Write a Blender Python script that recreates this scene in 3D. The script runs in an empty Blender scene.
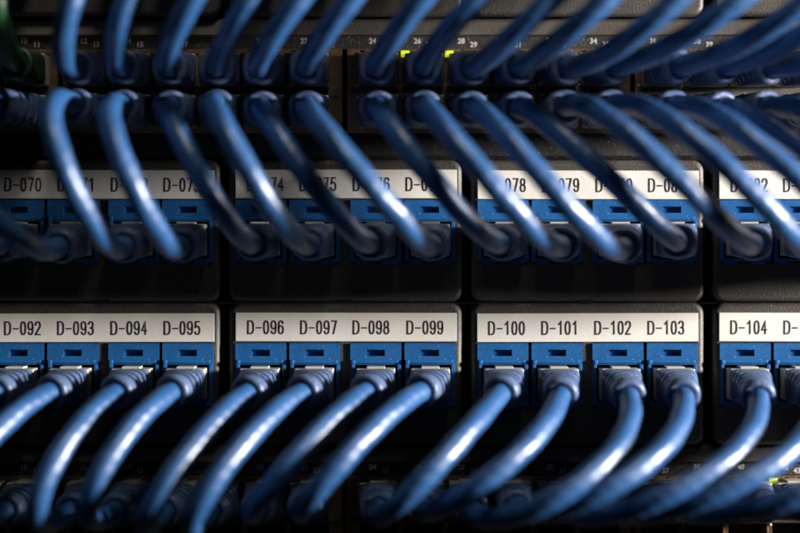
import bpy, bmesh, math, random
from mathutils import Vector, Matrix

rnd = random.Random(7)
S = 0.00031                     # metres per unit; one rack unit = 143 units
DIST = 2222.0                   # lens to panel face, in units
CX, CY = 400.0, 266.5

def W(x, y, z):                 # x to the right, y downward, z out of the rack
    return Vector(((x - CX) * S, -z * S, (CY - y) * S))

# ------------------------------------------------------------------ camera, world, lamps
scene = bpy.context.scene
cam_d = bpy.data.cameras.new('camera')
cam = bpy.data.objects.new('camera', cam_d)
scene.collection.objects.link(cam)
cam.location = W(CX, CY, DIST)
cam.rotation_euler = (math.radians(90), 0, 0)
cam_d.lens = 100
cam_d.sensor_width = 36
cam_d.clip_start = 0.01
cam_d.clip_end = 50
cam_d.dof.use_dof = True
cam_d.dof.focus_distance = (DIST - 17) * S
cam_d.dof.aperture_fstop = 2.8
cam_d.dof.aperture_blades = 9
scene.camera = cam

world = bpy.data.worlds.new("World")
scene.world = world
world.use_nodes = True
bg = world.node_tree.nodes['Background']
bg.inputs['Color'].default_value = (0.85, 0.9, 1.0, 1)
bg.inputs['Strength'].default_value = 0.008

def area_lamp(name, loc, target, size, power, color):
    d = bpy.data.lights.new(name, 'AREA')
    d.shape = 'DISK'
    d.size = size
    d.energy = power
    d.color = color
    o = bpy.data.objects.new(name, d)
    scene.collection.objects.link(o)
    o.location = loc
    o.rotation_euler = (Vector(target) - Vector(loc)).to_track_quat('-Z', 'Y').to_euler()
    return o

area_lamp('key_lamp', (1.0, -0.29, 0.115), (0, 0, 0), 0.10, 48, (1.0, 0.945, 0.89))
area_lamp('overhead_lamp', (0.16, -0.55, 1.0), (0, 0, 0), 0.25, 4.2, (1.0, 0.93, 0.84))

scene.view_settings.view_transform = 'Standard'
scene.view_settings.look = 'None'
scene.view_settings.exposure = 0
scene.view_settings.gamma = 1
scene.render.engine = 'CYCLES'
scene.cycles.use_denoising = True

# ------------------------------------------------------------------ materials
def mat(name, color, rough=0.5, metal=0.0, grain=0.0, gscale=1500, speck=0.0, speck_col=(0.5, 0.45, 0.38),
        spec=0.5, vary=0.0, vscale=60, coat=0.0, emit=None, sub=0.0, trans=0.0):
    m = bpy.data.materials.new(name)
    m.use_nodes = True
    nt = m.node_tree
    b = nt.nodes['Principled BSDF']
    b.inputs['Base Color'].default_value = (*color, 1)
    b.inputs['Roughness'].default_value = rough
    b.inputs['Metallic'].default_value = metal
    b.inputs['Specular IOR Level'].default_value = spec
    b.inputs['Coat Weight'].default_value = coat
    b.inputs['Transmission Weight'].default_value = trans
    if sub:
        b.inputs['Subsurface Weight'].default_value = sub
        b.inputs['Subsurface Radius'].default_value = (0.2, 0.5, 1.0)
        b.inputs['Subsurface Scale'].default_value = 0.002
    if emit:
        b.inputs['Emission Color'].default_value = (*emit[0], 1)
        b.inputs['Emission Strength'].default_value = emit[1]
    tc = nt.nodes.new('ShaderNodeTexCoord')
    src = None
    if vary:
        n = nt.nodes.new('ShaderNodeTexNoise')
        n.inputs['Scale'].default_value = vscale
        n.inputs['Detail'].default_value = 6
        nt.links.new(tc.outputs['Object'], n.inputs['Vector'])
        mix = nt.nodes.new('ShaderNodeMix')
        mix.data_type = 'RGBA'
        mix.inputs['A'].default_value = (*[c * (1 - vary) for c in color], 1)
        mix.inputs['B'].default_value = (*[min(1, c * (1 + vary)) for c in color], 1)
        nt.links.new(n.outputs['Fac'], mix.inputs['Factor'])
        src = mix.outputs['Result']
        mr = nt.nodes.new('ShaderNodeMapRange')
        mr.inputs['To Min'].default_value = max(0.05, rough - 0.12)
        mr.inputs['To Max'].default_value = min(1, rough + 0.12)
        nt.links.new(n.outputs['Fac'], mr.inputs['Value'])
        nt.links.new(mr.outputs['Result'], b.inputs['Roughness'])
    if speck:
        n = nt.nodes.new('ShaderNodeTexNoise')
        n.inputs['Scale'].default_value = 2300
        n.inputs['Detail'].default_value = 2
        nt.links.new(tc.outputs['Object'], n.inputs['Vector'])
        r = nt.nodes.new('ShaderNodeMapRange')
        r.inputs['From Min'].default_value = 0.70 - speck * 0.1
        r.inputs['From Max'].default_value = 0.80 - speck * 0.1
        r.clamp = True
        nt.links.new(n.outputs['Fac'], r.inputs['Value'])
        mix = nt.nodes.new('ShaderNodeMix')
        mix.data_type = 'RGBA'
        mix.inputs['A'].default_value = (*color, 1)
        mix.inputs['B'].default_value = (*speck_col, 1)
        nt.links.new(r.outputs['Result'], mix.inputs['Factor'])
        if src:
            nt.links.new(src, mix.inputs['A'])
        src = mix.outputs['Result']
    if src:
        nt.links.new(src, b.inputs['Base Color'])
    if grain:
        n = nt.nodes.new('ShaderNodeTexNoise')
        n.inputs['Scale'].default_value = gscale
        n.inputs['Detail'].default_value = 4
        nt.links.new(tc.outputs['Object'], n.inputs['Vector'])
        bp = nt.nodes.new('ShaderNodeBump')
        bp.inputs['Strength'].default_value = grain
        bp.inputs['Distance'].default_value = 0.0004
        nt.links.new(n.outputs['Fac'], bp.inputs['Height'])
        nt.links.new(bp.outputs['Normal'], b.inputs['Normal'])
    return m

M = dict(
    bezel=mat('black_textured_plastic', (0.050, 0.044, 0.037), 0.50, grain=0.45, gscale=2200, speck=0.3, vary=0.6, vscale=1500),
    frame=mat('black_painted_steel', (0.012, 0.012, 0.012), 0.6, grain=0.2),
    paper=mat('label_paper', (0.64, 0.615, 0.57), 0.65, grain=0.08, gscale=900, vary=0.05, vscale=150),
    ink=mat('label_ink', (0.012, 0.011, 0.011), 0.6),
    jack=mat('blue_jack_plastic', (0.007, 0.085, 0.255), 0.42, grain=0.10, gscale=1100, speck=0.22, speck_col=(0.35, 0.42, 0.5), vary=0.22, vscale=250),
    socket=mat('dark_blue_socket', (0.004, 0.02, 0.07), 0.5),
    cord=mat('blue_cable_jacket', (0.014, 0.068, 0.195), 0.41, grain=0.16, gscale=420, vary=0.22, vscale=110, spec=0.85),
    boot=mat('blue_boot_rubber', (0.058, 0.095, 0.195), 0.40, grain=0.12, gscale=900, speck=0.7, speck_col=(0.5, 0.48, 0.45), vary=0.2, vscale=200),
    plug=mat('clear_plug_plastic', (0.42, 0.40, 0.36), 0.3, vary=0.15, vscale=200),
    gcord=mat('green_cable_jacket', (0.003, 0.075, 0.02), 0.4, vary=0.15, vscale=90),
    gboot=mat('green_boot_rubber', (0.005, 0.025, 0.01), 0.45, vary=0.2, vscale=200),
    fascia=mat('black_switch_fascia', (0.014, 0.0135, 0.013), 0.55, grain=0.3, gscale=1600, speck=0.3, vary=0.25, vscale=120),
    grey=mat('grey_painted_metal', (0.085, 0.075, 0.064), 0.5, grain=0.25, gscale=1500, vary=0.25, vscale=150, metal=0.2),
    bronze=mat('bronze_port_shield', (0.26, 0.17, 0.095), 0.42, metal=0.85, grain=0.3, gscale=900, vary=0.3, vscale=300),
    hollow=mat('dark_port_interior', (0.006, 0.006, 0.007), 0.5),
    print=mat('grey_port_print', (0.42, 0.40, 0.38), 0.7),
    led=mat('lit_port_light', (0.3, 0.5, 0.02), 0.4, emit=((0.70, 0.74, 0.02), 0.65)),
    glint=mat('white_glint_bead', (0.8, 0.74, 0.62), 0.35),  # pale base colour stands in for light glints
    wall=mat('dark_rack_background', (0.006, 0.006, 0.007), 0.8),
)

# ------------------------------------------------------------------ helpers
def link(name, me, parent=None):
    o = bpy.data.objects.new(name, me)
    scene.collection.objects.link(o)
    if parent:
        o.parent = parent
    return o

def empty(name, loc, label, cat, group=None):
    o = bpy.data.objects.new(name, None)
    o.empty_display_size = 0.01
    scene.collection.objects.link(o)
    o.location = loc
    o['label'] = label
    o['category'] = cat
    if group:
        o['group'] = group
    return o

def finish(bm, name, mats, smooth=False, recalc=True):
    if recalc:
        bmesh.ops.recalc_face_normals(bm, faces=bm.faces[:])
    me = bpy.data.meshes.new(name)
    bm.to_mesh(me)
    bm.free()
    for m in mats:
        me.materials.append(m)
    if smooth:
        for p in me.polygons:
            p.use_smooth = True
    return me

def L(x, y, z):                 # local vector, same axes as W without the origin
    return Vector((x * S, -z * S, -y * S))

def box(bm, x0, x1, y0, y1, z0, z1, bev=0.0, mi=0):
    vs = [bm.verts.new(L(x, y, z)) for x in (x0, x1) for y in (y0, y1) for z in (z0, z1)]
    q = [(0, 1, 3, 2), (4, 6, 7, 5), (0, 4, 5, 1), (2, 3, 7, 6), (0, 2, 6, 4), (1, 5, 7, 3)]
    fs = [bm.faces.new([vs[i] for i in f]) for f in q]
    for f in fs:
        f.material_index = mi
    if bev:
        es = {e for f in fs for e in f.edges}
        r = bmesh.ops.bevel(bm, geom=list(es), offset=bev * S, segments=2, affect='EDGES', profile=0.6)
        for f in r['faces']:
            f.material_index = mi

def plate(bm, xs, ys, holes, zf, depth, floor_mi=1, floor=True, back=None):
    """A plate on a grid of cuts; `holes` maps a cell (i, j) to its depth. Returns nothing."""
    vc = {}
    def V(x, y, z):
        k = (round(x, 3), round(y, 3), round(z, 3))
        if k not in vc:
            vc[k] = bm.verts.new(L(x, y, z))
        return vc[k]
    nx, ny = len(xs) - 1, len(ys) - 1
    def lvl(i, j):
        if i < 0 or j < 0 or i >= nx or j >= ny:
            return zf - depth
        return zf - holes[(i, j)] if (i, j) in holes else zf
    for i in range(nx):
        for j in range(ny):
            z = lvl(i, j)
            f = bm.faces.new([V(xs[i], ys[j], z), V(xs[i + 1], ys[j], z), V(xs[i + 1], ys[j + 1], z), V(xs[i], ys[j + 1], z)])
            if (i, j) in holes:
                f.material_index = floor_mi
    def wall(a, b, z0, z1, mi):
        if abs(z0 - z1) < 1e-6:
            return
        f = bm.faces.new([V(*a, z0), V(*b, z0), V(*b, z1), V(*a, z1)])
        f.material_index = mi
    for i in range(nx + 1):
        for j in range(ny):
            wall((xs[i], ys[j]), (xs[i], ys[j + 1]), lvl(i - 1, j), lvl(i, j), 0)
    for i in range(nx):
        for j in range(ny + 1):
            wall((xs[i], ys[j]), (xs[i + 1], ys[j]), lvl(i, j - 1), lvl(i, j), 0)

# lettering ---------------------------------------------------------------
_font = bpy.data.curves.new('lettering', 'FONT')
_font.size = 1
_font.resolution_u = 3
_font_ob = bpy.data.objects.new('lettering', _font)
_cache = {}
def glyphs(text, extra=0.0):
    key = (text, extra)
    if key not in _cache:
        _font.body = text
        _font.offset = extra
        scene.collection.objects.link(_font_ob)
        bpy.context.view_layer.update()
        dg = bpy.context.evaluated_depsgraph_get()
        me = bpy.data.meshes.new_from_object(_font_ob.evaluated_get(dg))
        scene.collection.objects.unlink(_font_ob)
        vs = [v.co.copy() for v in me.vertices]
        fs = [tuple(p.vertices) for p in me.polygons]
        bpy.data.meshes.remove(me)
        _cache[key] = (vs, fs)
    return _cache[key]

def letter(bm, text, x, y, h, w=None, z=0.0, mi=1, extra=0.0, per=None):
    """Flat lettering centred on x, y; cap height h; total width w (or condensed by factor)."""
    vs, fs = glyphs(text, extra)
    x0 = min(v.x for v in vs); x1 = max(v.x for v in vs)
    y0 = min(v.y for v in vs); y1 = max(v.y for v in vs)
    sy = h / (y1 - y0)
    sx = (w / (x1 - x0)) if w else sy * (per or 1)
    nv = [bm.verts.new(L(x + (v.x - (x0 + x1) / 2) * sx, y - (v.y - (y0 + y1) / 2) * sy, z)) for v in vs]
    for f in fs:
        try:
            q = bm.faces.new([nv[i] for i in f])
            q.material_index = mi
            q.normal_update()
            if q.normal.y > 0:
                q.normal_flip()
        except ValueError:
            pass

# condensed stroke lettering of the label tape -------------------------------
def _arc(cx, cy, rx, ry, a0, a1, n=14, p=2.35):
    out = []
    for i in range(n + 1):
        a = math.radians(a0 + (a1 - a0) * i / n)
        c, s_ = math.cos(a), math.sin(a)
        r = (abs(c) ** p + abs(s_) ** p) ** (-1 / p)
        out.append((cx + rx * r * c, cy + ry * r * s_))
    return out
STROKES = {
    'D': [([(0, 0)] + _arc(.40, .40, .60, .40, -90, 0) + _arc(.40, .60, .60, .40, 0, 90) + [(0, 1)], True)],
    '-': [([(0, .54), (1, .54)], False)],
    '0': [(_arc(.5, .5, .5, .5, 0, 360, 36), True)],
    '1': [([(.12, .22), (.62, 0), (.62, 1)], False)],
    '2': [(_arc(.5, .27, .5, .27, -180, 25) + [(0, 1), (1.02, 1)], False)],
    '3': [(_arc(.47, .25, .47, .25, -165, 90) + _arc(.47, .74, .53, .26, -90, 165), False)],
    '4': [([(.74, 1), (.74, 0), (0, .70), (1.05, .70)], False)],
    '5': [([(.94, 0), (.14, 0), (.06, .46)] + _arc(.46, .68, .54, .32, -140, 160), False)],
    '6': [(_arc(.5, .69, .5, .31, 0, 360, 30), True), ([(0, .69)] + _arc(.5, .36, .5, .36, -180, -25), False)],
    '7': [([(0, 0), (1, 0), (.36, 1)], False)],
    '8': [(_arc(.5, .25, .43, .25, 0, 360, 30), True), (_arc(.5, .745, .5, .255, 0, 360, 30), True)],
    '9': [(_arc(.5, .31, .5, .31, 0, 360, 30), True), ([(1, .31)] + _arc(.5, .64, .5, .36, 0, 155), False)],
}
def stroke_text(bm, text, x, y, z, h=14.0, wt=1.4, mi=1):
    wid = {'D': 6.7, '-': 6.1}
    gap = 1.6
    tot = sum(wid.get(c, 5.75) for c in text) + gap * (len(text) - 1)
    cx = x - tot / 2
    hh = wt / 2
    for c in text:
        w = wid.get(c, 5.75)
        for pts, closed in STROKES[c]:
            P = [Vector((cx + hh + px * (w - wt), y - h / 2 + hh + py * (h - wt))) for px, py in pts]
            Q = [P[0]]
            for q in P[1:]:
                if (q - Q[-1]).length > 1e-3:
                    Q.append(q)
            if closed and (Q[0] - Q[-1]).length < 1e-3:
                Q.pop()
            n = len(Q)
            lr = []
            for i in range(n):
                a = Q[(i - 1) % n] if (closed or i > 0) else None
                b = Q[(i + 1) % n] if (closed or i < n - 1) else None
                d1 = (Q[i] - a).normalized() if a else (b - Q[i]).normalized()
                d2 = (b - Q[i]).normalized() if b else d1
                n1, n2 = Vector((-d1.y, d1.x)), Vector((-d2.y, d2.x))
                m = n1 + n2
                m = m.normalized() if m.length > .2 else n1
                k = hh / max(.45, m.dot(n1))
                e = Vector((0, 0))
                if not closed and i == 0: e = -d2 * hh * .6
                if not closed and i == n - 1: e = d1 * hh * .6
                lr.append((bm.verts.new(L(*(Q[i] + m * k + e), z)), bm.verts.new(L(*(Q[i] - m * k + e), z))))
            for i in range(n if closed else n - 1):
                k2 = (i + 1) % n
                f = bm.faces.new([lr[i][0], lr[k2][0], lr[k2][1], lr[i][1]])
                f.material_index = mi
                f.normal_update()
                if f.normal.y > 0:
                    f.normal_flip()
        cx += w + gap

# ------------------------------------------------------------------ the dark background
bm = bmesh.new()
box(bm, -3000, 3000, -2000, 2000, -820, -800)
o = link('wall', finish(bm, 'wall', [M['wall']]))
o.location = W(CX, CY, 0)
o['kind'] = 'structure'

# ------------------------------------------------------------------ patch panels
MODL = [-13 + 242 * k for k in range(5)]
JOFF = [32, 86, 147, 201]
JX = [m + j for m in MODL for j in JOFF]
MW = 233

def rounded_loop(bm, inset, rad, z, n=5):
    x0, x1, y0, y1 = inset, MW - inset, inset, 142 - inset
    r = max(0.4, rad - inset)
    vs = []
    for (cx, cy, a0) in ((x1 - r, y0 + r, -90), (x1 - r, y1 - r, 0), (x0 + r, y1 - r, 90), (x0 + r, y0 + r, 180)):
        for i in range(n + 1):
            a = math.radians(a0 + 90 * i / n)
            vs.append(bm.verts.new(L(cx + r * math.cos(a), cy + r * math.sin(a), z)))
    return vs

def bezel_mesh():
    bm = bmesh.new()
    R = 5.0
    loops = [rounded_loop(bm, 0, 11, -46), rounded_loop(bm, 0, 11, -R)]
    for i in range(1, 7):
        a = math.radians(90 * i / 6)
        loops.append(rounded_loop(bm, R * (1 - math.cos(a)), 11, -R + R * math.sin(a)))
    ring = []
    for p, q in zip(loops, loops[1:]):
        for i in range(len(p)):
            k = (i + 1) % len(p)
            f = bm.faces.new([p[i], p[k], q[k], q[i]])
            f.smooth = True
    edges = []
    def loop_edges(vs):
        for i in range(len(vs)):
            a, b = vs[i], vs[(i + 1) % len(vs)]
            edges.append(bm.edges.get((a, b)) or bm.edges.new((a, b)))
    loop_edges(loops[-1])
    for x0, x1 in ((6.7, 111.8), (121.6, 226.5)):
        front = [bm.verts.new(L(x, y, 0)) for x, y in ((x0, 39.3), (x1, 39.3), (x1, 103), (x0, 103))]
        back = [bm.verts.new(L(x, y, -34)) for x, y in ((x0, 39.3), (x1, 39.3), (x1, 103), (x0, 103))]
        loop_edges(front)
        for i in range(4):
            k = (i + 1) % 4
            bm.faces.new([front[i], front[k], back[k], back[i]])
        f = bm.faces.new(back)
        f.material_index = 1
    r = bmesh.ops.triangle_fill(bm, edges=edges, use_beauty=True)
    bad = []
    for f in r['geom']:
        if isinstance(f, bmesh.types.BMFace):
            c = f.calc_center_median()
            x, y = c.x / S, -c.z / S
            if 39.3 < y < 103 and (6.7 < x < 111.8 or 121.6 < x < 226.5):
                bad.append(f)
    bmesh.ops.delete(bm, geom=bad, context='FACES_ONLY')
    bmesh.ops.recalc_face_normals(bm, faces=bm.faces[:])
    # release notch in the foot
    box(bm, 109, 123, 138.2, 142.4, -9, -0.6, mi=1)
    return finish(bm, 'bezel', [M['bezel'], M['hollow']], recalc=False)

def jack_mesh():
    bm = bmesh.new()
    # front collar: slot in the head, big opening below
    xs = [-25.5, -21, -9, 9, 21, 25.5]
    ys = [-41, -34.5, -28, -19.5, 17.5, 21]
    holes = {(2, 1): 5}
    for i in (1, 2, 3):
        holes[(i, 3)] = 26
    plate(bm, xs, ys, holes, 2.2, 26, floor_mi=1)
    # raised lip over the opening, side rails and the little round latch boss
    box(bm, -22.5, 22.5, -24.5, -21.0, 2.0, 4.2, bev=0.9)
    box(bm, -24.6, -21.4, -20.0, 17, 2.0, 3.6, bev=0.6)
    box(bm, 21.4, 24.6, -20.0, 17, 2.0, 3.6, bev=0.6)
    box(bm, -25, -20.5, -24.6, -19.8, 2.0, 5.6, bev=1.4)
    # feet
    box(bm, -20, -8, 20.6, 23.4, -8, 1.2, bev=0.6)
    box(bm, 6, 20, 20.6, 23.4, -8, 1.2, bev=0.6)
    for f in bm.faces:
        c = f.calc_center_median()
        if f.material_index == 1 and -c.z / S < -25:
            f.material_index = 0
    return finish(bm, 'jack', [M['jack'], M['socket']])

def strip_mesh(nums):
    bm = bmesh.new()
    box(bm, 6.5, 227.5, 10, 38.5, -2, 1.0, bev=0.3)
    if nums:
        for k, n in enumerate(nums):
            stroke_text(bm, n, 36.5 + 53.0 * k + rnd.uniform(-.5, .5), 24.6, 1.25)
    return finish(bm, 'label_strip', [M['paper'], M['ink']], recalc=False)

def frame_mesh():
    bm = bmesh.new()
    box(bm, -420, 1420, 0.2, 142.8, -70, -47)
    return finish(bm, 'mounting_frame', [M['frame']])

BEZ, JAC, FRM = bezel_mesh(), jack_mesh(), frame_mesh()

def patch_panel(top, first, label):
    t = empty('patch_bay', W(CX, top + 142, 0), label, 'patch panel')
    base = Vector((-CX * S, 0, 142 * S))    # local: origin at x=400, bottom edge
    def at(o, x, y, z=0):
        o.location = base + L(x, y, z)
    f = link('mounting_frame', FRM, t); at(f, 0, 0)
    for k, mx in enumerate(MODL):
        b = link('bezel', BEZ, t); at(b, mx, 0)
        b.rotation_euler = (0, math.radians(rnd.uniform(-.08, .08)), 0)
        nums = ['D-%03d' % (first + 4 * k + i) for i in range(4)] if first else None
        s = link('label_strip', strip_mesh(nums), b)
        s.location = (rnd.uniform(-.5, .5) * S, 0, rnd.uniform(-.6, .6) * S)
        s.rotation_euler = (0, math.radians(rnd.uniform(-.15, .15)), 0)
        for jo in JOFF:
            j = link('jack', JAC, t)
            at(j, mx + jo, 81, 0)
            j.rotation_euler = (0, math.radians(rnd.uniform(-.3, .3)), 0)
    return t

patch_panel(-126, None, 'black patch panel at the very top with only its bottom edge showing')
patch_panel(160, 70, 'upper black patch panel with white label strips reading D-070 to D-083')
patch_panel(303, 92, 'lower black patch panel with white label strips reading D-092 to D-105')

# ------------------------------------------------------------------ network switches
COLS = [-15, 29, 89, 133, 178, 222, 266, 310, 379, 424, 468, 512, 557, 601, 661, 705, 749, 793, 838, 882]
NUM = {x: 8 + 2 * i for i, x in enumerate(COLS)}
ZS = -8
BLOCKS = [(COLS[0:2], -60, 56), (COLS[2:8], 62, 342), (COLS[8:14], 347, 631), (COLS[14:20], 636, 912)]

def switch(top, label, lit):
    t = empty('network_switch', W(CX, top + 143, 0), label, 'network switch')
    def loc(o):
        o.location = Vector((-CX * S, 0, 143 * S))
    # fascia: profile swept along x (y, z)
    bm = bmesh.new()
    prof = [(1, -120), (1, -14), (4, ZS - 2), (17, ZS + 1), (18.5, ZS - 4), (31, ZS - 4), (31, -50),
            (116, -50), (116, ZS - 5), (138, ZS - 5), (142, -18), (142, -120)]
    ends = []
    for x in (-420, 1420):
        ends.append([bm.verts.new(L(x, y, z)) for y, z in prof])
    for i in range(len(prof)):
        j = (i + 1) % len(prof)
        f = bm.faces.new([ends[0][i], ends[0][j], ends[1][j], ends[1][i]])
        if 0 < i < 4:
            f.material_index = 1
    bm.faces.new(ends[0]); bm.faces.new(ends[1])
    bmesh.ops.recalc_face_normals(bm, faces=bm.faces[:])
    for c in COLS:
        n = NUM[c]
        letter(bm, str(n), c - 6.5, 22.8, 5.6, z=ZS - 3.6, mi=2, per=1.0, extra=0.03)
        letter(bm, str(n + 1), c + 6.0, 26.4, 5.6, z=ZS - 3.6, mi=2, per=1.0, extra=0.03)
    f = link('fascia', finish(bm, 'fascia', [M['fascia'], M['grey'], M['print']], recalc=False), t); loc(f)
    for cols, x0, x1 in BLOCKS:
        bm = bmesh.new()
        xs = [x0]
        for c in cols:
            xs += [c - 19.5, c + 19.5]
        xs.append(x1)
        ys = [31.3, 36, 68.5, 79, 110, 115.7]
        holes = {}
        for k in range(len(cols)):
            holes[(1 + 2 * k, 1)] = 36
            holes[(1 + 2 * k, 3)] = 36
        plate(bm, xs, ys, holes, ZS, 40, floor_mi=1)
        # grey bar between the two rows
        box(bm, x0 + 3, x1 - 3, 69.5, 78, ZS - 1, ZS + 2.0, bev=0.8, mi=2)
        # spring fingers of the shield above and below each port, and the keyway steps
        for c in cols:
            for (dx, w) in ((-15, 7), (-4, 9), (8, 8)):
                box(bm, c + dx, c + dx + w, 32.4, 35.0, ZS - 1, ZS + 1.3, bev=0.5)
                box(bm, c + dx, c + dx + w, 111.2, 114.2, ZS - 1, ZS + 1.3, bev=0.5)
            box(bm, c - 20.6, c - 18.6, 35, 68, ZS - 1, ZS + 1.2, bev=0.4)
            box(bm, c + 18.6, c + 20.6, 80, 110, ZS - 1, ZS + 1.2, bev=0.4)
            box(bm, c + 9.5, c + 19, 36.4, 45.5, -30, ZS - 2.5, bev=0.8)
            box(bm, c + 11.6, c + 16.5, 38.6, 43.5, ZS - 3.2, ZS - 2.0, mi=1)
            box(bm, c - 18.8, c - 10, 101, 109.6, -30, ZS - 3, bev=0.8)
        b = link('port_block', finish(bm, 'port_block', [M['bronze'], M['hollow'], M['grey']]), t); loc(b)
    # glints at the port corners, painted as tiny white beads
    bm0 = bmesh.new()
    bmesh.ops.create_uvsphere(bm0, u_segments=10, v_segments=6, radius=1.25 * S)
    glint = finish(bm0, 'glint_bead', [M['glint']], smooth=True)
    for c in COLS[2:18]:
        for yy in (67.6, 80.2):
            p = link('glint_bead', glint, t)
            p.location = Vector((-CX * S, 0, 143 * S)) + L(c - 21.5, yy, ZS + 1.4)
    for c, side in lit:
        bm = bmesh.new()
        pts = [(-3, -2), (5.5, -2), (5.5, 0), (1.6, 4.2), (-3, 4.2)]
        if side > 0:
            pts = [(-x, y) for x, y in pts]
        a = [bm.verts.new(L(x, y, 0)) for x, y in pts]
        b = [bm.verts.new(L(x, y, 3)) for x, y in pts]
        bm.faces.new(a); bm.faces.new(b)
        for i in range(5):
            j = (i + 1) % 5
            bm.faces.new([a[i], a[j], b[j], b[i]])
        p = link('port_light', finish(bm, 'port_light', [M['led']]), t)
        p.location = Vector((-CX * S, 0, 143 * S)) + L(c - side * -20 if side > 0 else c - 20, 35.2, ZS + 0.2)
    return t

switch(17, 'upper black network switch above the patch panels, two of its port lights lit', [(424, -1), (468, -1)])
switch(445, 'lower black network switch beneath the patch panels, partly hidden by falling cables', [(793, -1)])

# ------------------------------------------------------------------ patch cables
def bez(p0, p1, p2, p3, n):
    out = []
    for i in range(n + 1):
        t = i / n
        out.append(p0 * (1 - t) ** 3 + p1 * 3 * t * (1 - t) ** 2 + p2 * 3 * t * t * (1 - t) + p3 * t ** 3)
    return out

class Path:
    """Polyline in scene units with arc length lookup."""
    def __init__(self, pts):
        self.p = [pts[0]]
        for q in pts[1:]:
            if (q - self.p[-1]).length > 1e-4:
                self.p.append(q)
        self.s = [0.0]
        for a, b in zip(self.p, self.p[1:]):
            self.s.append(self.s[-1] + (b - a).length)
        self.len = self.s[-1]
    def at(self, u):
        u = min(max(u, 0.0), self.len - 1e-6)
        lo, hi = 0, len(self.s) - 1
        while hi - lo > 1:
            m = (lo + hi) // 2
            if self.s[m] <= u:
                lo = m
            else:
                hi = m
        f = (u - self.s[lo]) / (self.s[hi] - self.s[lo])
        return self.p[lo].lerp(self.p[hi], f)
    def tan(self, u):
        return (self.at(u + 2.0) - self.at(u - 2.0)).normalized()

def sweep(path, us, section, nseg, cap=False):
    """section(k, u, theta) -> (a, b) offsets along the side and up axes."""
    bm = bmesh.new()
    rings = []
    side = None
    for k, u in enumerate(us):
        c = path.at(u); t = path.tan(u)
        if side is None:
            side = Vector((1, 0, 0))
        side = (side - t * side.dot(t)).normalized()
        up = t.cross(side).normalized()
        ring = []
        for i in range(nseg):
            th = 2 * math.pi * i / nseg
            a, b = section(k, u, th)
            q = c + side * a + up * b
            ring.append(bm.verts.new(q))
        rings.append(ring)
    for r0, r1 in zip(rings, rings[1:]):
        for i in range(nseg):
            j = (i + 1) % nseg
            bm.faces.new([r0[i], r0[j], r1[j], r1[i]])
    if cap:
        bm.faces.new(rings[0][::-1]); bm.faces.new(rings[-1])
    return bm

BL = 84.0                      # boot length from the port face
def boot_profile():
    us, par = [], []
    def add(u, w, h, n, rib=1.0):
        us.append(u); par.append((w * rib, h * rib, n))
    add(28, 10, 9, 4); add(28.2, 18.2, 15.0, 6); add(29.2, 19.4, 16.2, 6)
    def shape(u):
        f = max(0.0, min(1.0, (u - 30) / (BL - 40)))
        f = f * f * (3 - 2 * f)
        return 20.0 - 2.6 * f, 16.6 - 0.2 * f, 6 - 3.7 * min(1, f * 1.25)
    for u in (31, 34, 37):
        add(u, *shape(u))
    u = 38.5
    while u < BL - 10:          # ribs: square-cut grooves round the strain relief
        for du, rib in ((0, 1.0), (1.2, 1.02), (3.9, 1.02), (4.9, 1.0), (5.2, 0.76), (8.0, 0.76), (8.3, 1.0)):
            add(u + du, *shape(u + du), rib)
        u += 8.4
    add(BL - 7, 17.4, 16.6, 2.3); add(BL - 3, 17.4, 16.5, 2.25); add(BL - 1.4, 17.0, 16.1, 2.2); add(BL, 15.6, 14.9, 2.1)
    add(BL + .3, 12.6, 12.4, 2); add(BL - .2, 11.4, 11.4, 2); add(BL - 1.5, 10.3, 10.3, 2); add(BL - 9, 10.0, 10.0, 2)
    return us, par
BU, BP = boot_profile()

def superell(w, h, n, th):
    c, s = math.cos(th), math.sin(th)
    r = (abs(c) ** n + abs(s) ** n) ** (-1.0 / n)
    return w * r * c, h * r * s

R0 = 10.6
def to_world(bm, origin):
    for v in bm.verts:
        v.co = L(v.co.x, v.co.y, v.co.z) - origin

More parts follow.
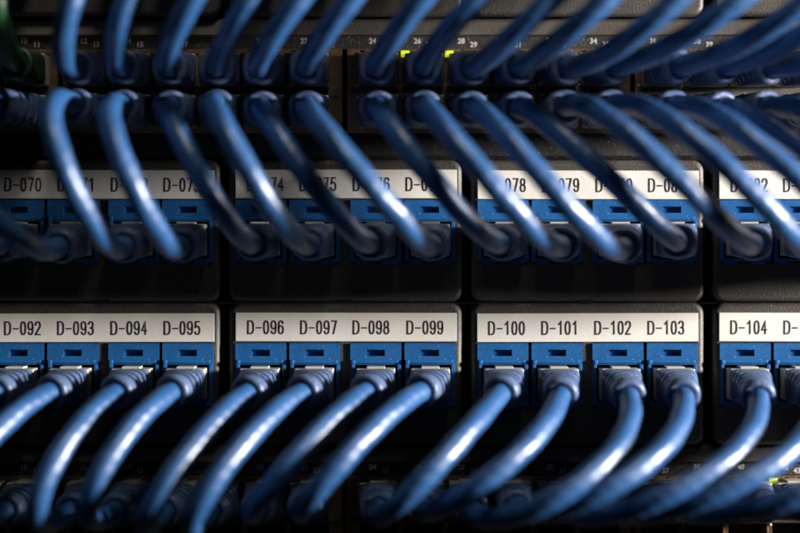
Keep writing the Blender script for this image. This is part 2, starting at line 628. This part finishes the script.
def patch_cable(label, p_a, d_a, h_a, p_b, d_b, h_b, group, cord='cord', boot='boot', ends=(True, True), mids=None):
    """From port A to port B, both given as points on their faces with a leaving direction."""
    A, B = Vector(p_a), Vector(p_b)
    out = Vector((0, 0, 1))
    a1, b1 = A + out * 24, B + out * 24
    da, db = Vector(d_a).normalized(), Vector(d_b).normalized()
    a1, b1 = A + out * 60, B + out * 60
    core = bez(a1, a1 + da * h_a, b1 + db * h_b, b1, 110)
    raw = Path([A - out * 6] + core + [B - out * 6])
    n = int(raw.len / 4)
    pts = [raw.at(raw.len * i / n) for i in range(n + 1)]
    for _ in range(28):         # the jacket is stiff: ease the bend at the end of each boot
        pts = [pts[0]] + [(a + b * 2 + c) / 4 for a, b, c in zip(pts, pts[1:], pts[2:])] + [pts[-1]]
    path = Path(pts)
    rev = Path(list(reversed(path.p)))
    t = empty('patch_cable', W(*A), label, 'cable', group)
    origin = L(A.x, A.y, A.z)
    tw = rnd.uniform(0, 6.28); pitch = rnd.uniform(46, 60)
    ph1, ph2 = rnd.uniform(0, 6), rnd.uniform(0, 6)
    def cord_sec(k, u, th):
        r = R0 * (1 + 0.017 * math.sin(2 * th + 2 * math.pi * u / 13.5 + ph1) + 0.024 * math.sin(2 * th + 2 * math.pi * u / pitch + tw) + 0.010 * math.sin(u / 13.0 + ph1 + th)
                  + 0.008 * math.sin(u / 7.1 + ph2 - 2 * th))
        return r * math.cos(th), r * math.sin(th)
    s0 = 6 + BL - 12 if ends[0] else 0
    s1 = path.len - (6 + BL - 12) if ends[1] else path.len
    n = max(20, int((s1 - s0) / 2.5))
    bm = sweep(path, [s0 + (s1 - s0) * i / n for i in range(n + 1)], cord_sec, 22, cap=True)
    to_world(bm, origin)
    link('cord', finish(bm, 'cord', [M[cord]], smooth=True), t)
    for e, pth in zip(ends, (path, rev)):
        if not e:
            continue
        bm = sweep(pth, [6 + u for u in BU], lambda k, u, th: superell(*BP[k], th), 32)
        to_world(bm, origin)
        me = finish(bm, 'boot', [M[boot]], smooth=True)
        me.set_sharp_from_angle(angle=math.radians(42))
        link('boot', me, t)
        # clear plug body reaching into the port
        q = pth.p[0]
        bm = bmesh.new()
        box(bm, -19.3, 19.3, -16.6, 14.5, -2, 31.0, bev=1.4)
        box(bm, -9, 9, -18.6, -16.6, 2, 28.0, bev=0.6)
        bmesh.ops.translate(bm, vec=L(q.x, q.y, q.z + 6) - origin, verts=bm.verts[:])
        link('plug', finish(bm, 'plug', [M['plug']]), t)
    return t

NM = ['D-%03d' % (70 + i) for i in range(20)]
NL = ['D-%03d' % (92 + i) for i in range(20)]
j = lambda a: rnd.uniform(-a, a)
lean = lambda x: -0.38 if x < 450 else min(0.10, -0.30 + (x - 500) / 250)
GB = 'blue cables from the upper switch down to the upper panel'
GC = 'blue cables from the lower panel down to the lower switch'
GA = 'blue cables rising from the top row of the upper switch'

for i, c in enumerate(COLS[:18]):
    n = NUM[c]
    dv = -42 if c in (178, 266, 379, 512, 705) else 24
    # bottom row of the upper switch to the upper panel (jack i)
    jx = JX[i]
    lab = 'blue patch cable curving down into the jack labelled %s' % NM[i] if i < 14 else \
          'blue patch cable slanting down right from bottom-row port %d of the upper switch' % (n + 1)
    patch_cable(lab, (c, 113.5, ZS), (-0.08 + j(.06) - 0.10 * max(0, 250 - c) / 250 - 0.75 * (c < 40) + 0.30 * max(0, c - 430) / 300, -0.10 + j(.05) - 0.16 * max(0, 250 - c) / 250, 1), 205 + dv + j(16) - 30 * max(0, c - 400) / 400,
                (jx, 241, 0), (-0.03 + j(.12), 0.30 + j(.08), 1), 150 + dv + j(14), GB)
    # lower panel to the top row of the lower switch
    lab = 'blue patch cable leaving the jack labelled %s and falling to the lower left' % NL[i] if i < 14 else \
          'blue patch cable coming in from the right edge to port %d of the lower switch' % n
    patch_cable(lab, (c, 497.5, ZS), (-0.10 + j(.05) - 0.38 * max(0, 320 - c) / 300 + 0.15 * max(0, c - 430) / 300, 0.30 - 0.2 * min(1, max(0, c - 200) / 150) + j(.05), 1), 215 + j(36) - 30 * max(0, c - 400) / 400,
                (jx, 384, 0), (lean(jx) + j(.06), 0.10 + 0.24 * min(1, max(0, jx - 470) / 120) + j(.04), 1), 150 + 45 * min(1, max(0, jx - 470) / 120) + j(18), GC)
    # top row of the upper switch up to the panel above
    if c == 29 or c == -15:
        continue
    patch_cable('blue patch cable rising to the right from top-row port %d of the upper switch' % n,
                (c, 72, ZS), (-0.06 + j(.05) + 0.5 * max(0, c - 420) / 300, 0.10 + j(.05), 1), 200 + 25 * (c > 500) + j(28),
                (jx, -45, 0), (j(.06), -0.2 + j(.05), 1), 150 + j(18), GA)

patch_cable('green patch cable rising at the left edge from top-row port 10 of the upper switch',
            (29, 72, ZS), (0.0, -0.05, 1), 160, (19, -45, 0), (0, 0, 1), 130, 'green cables', cord='gcord', boot='gboot')
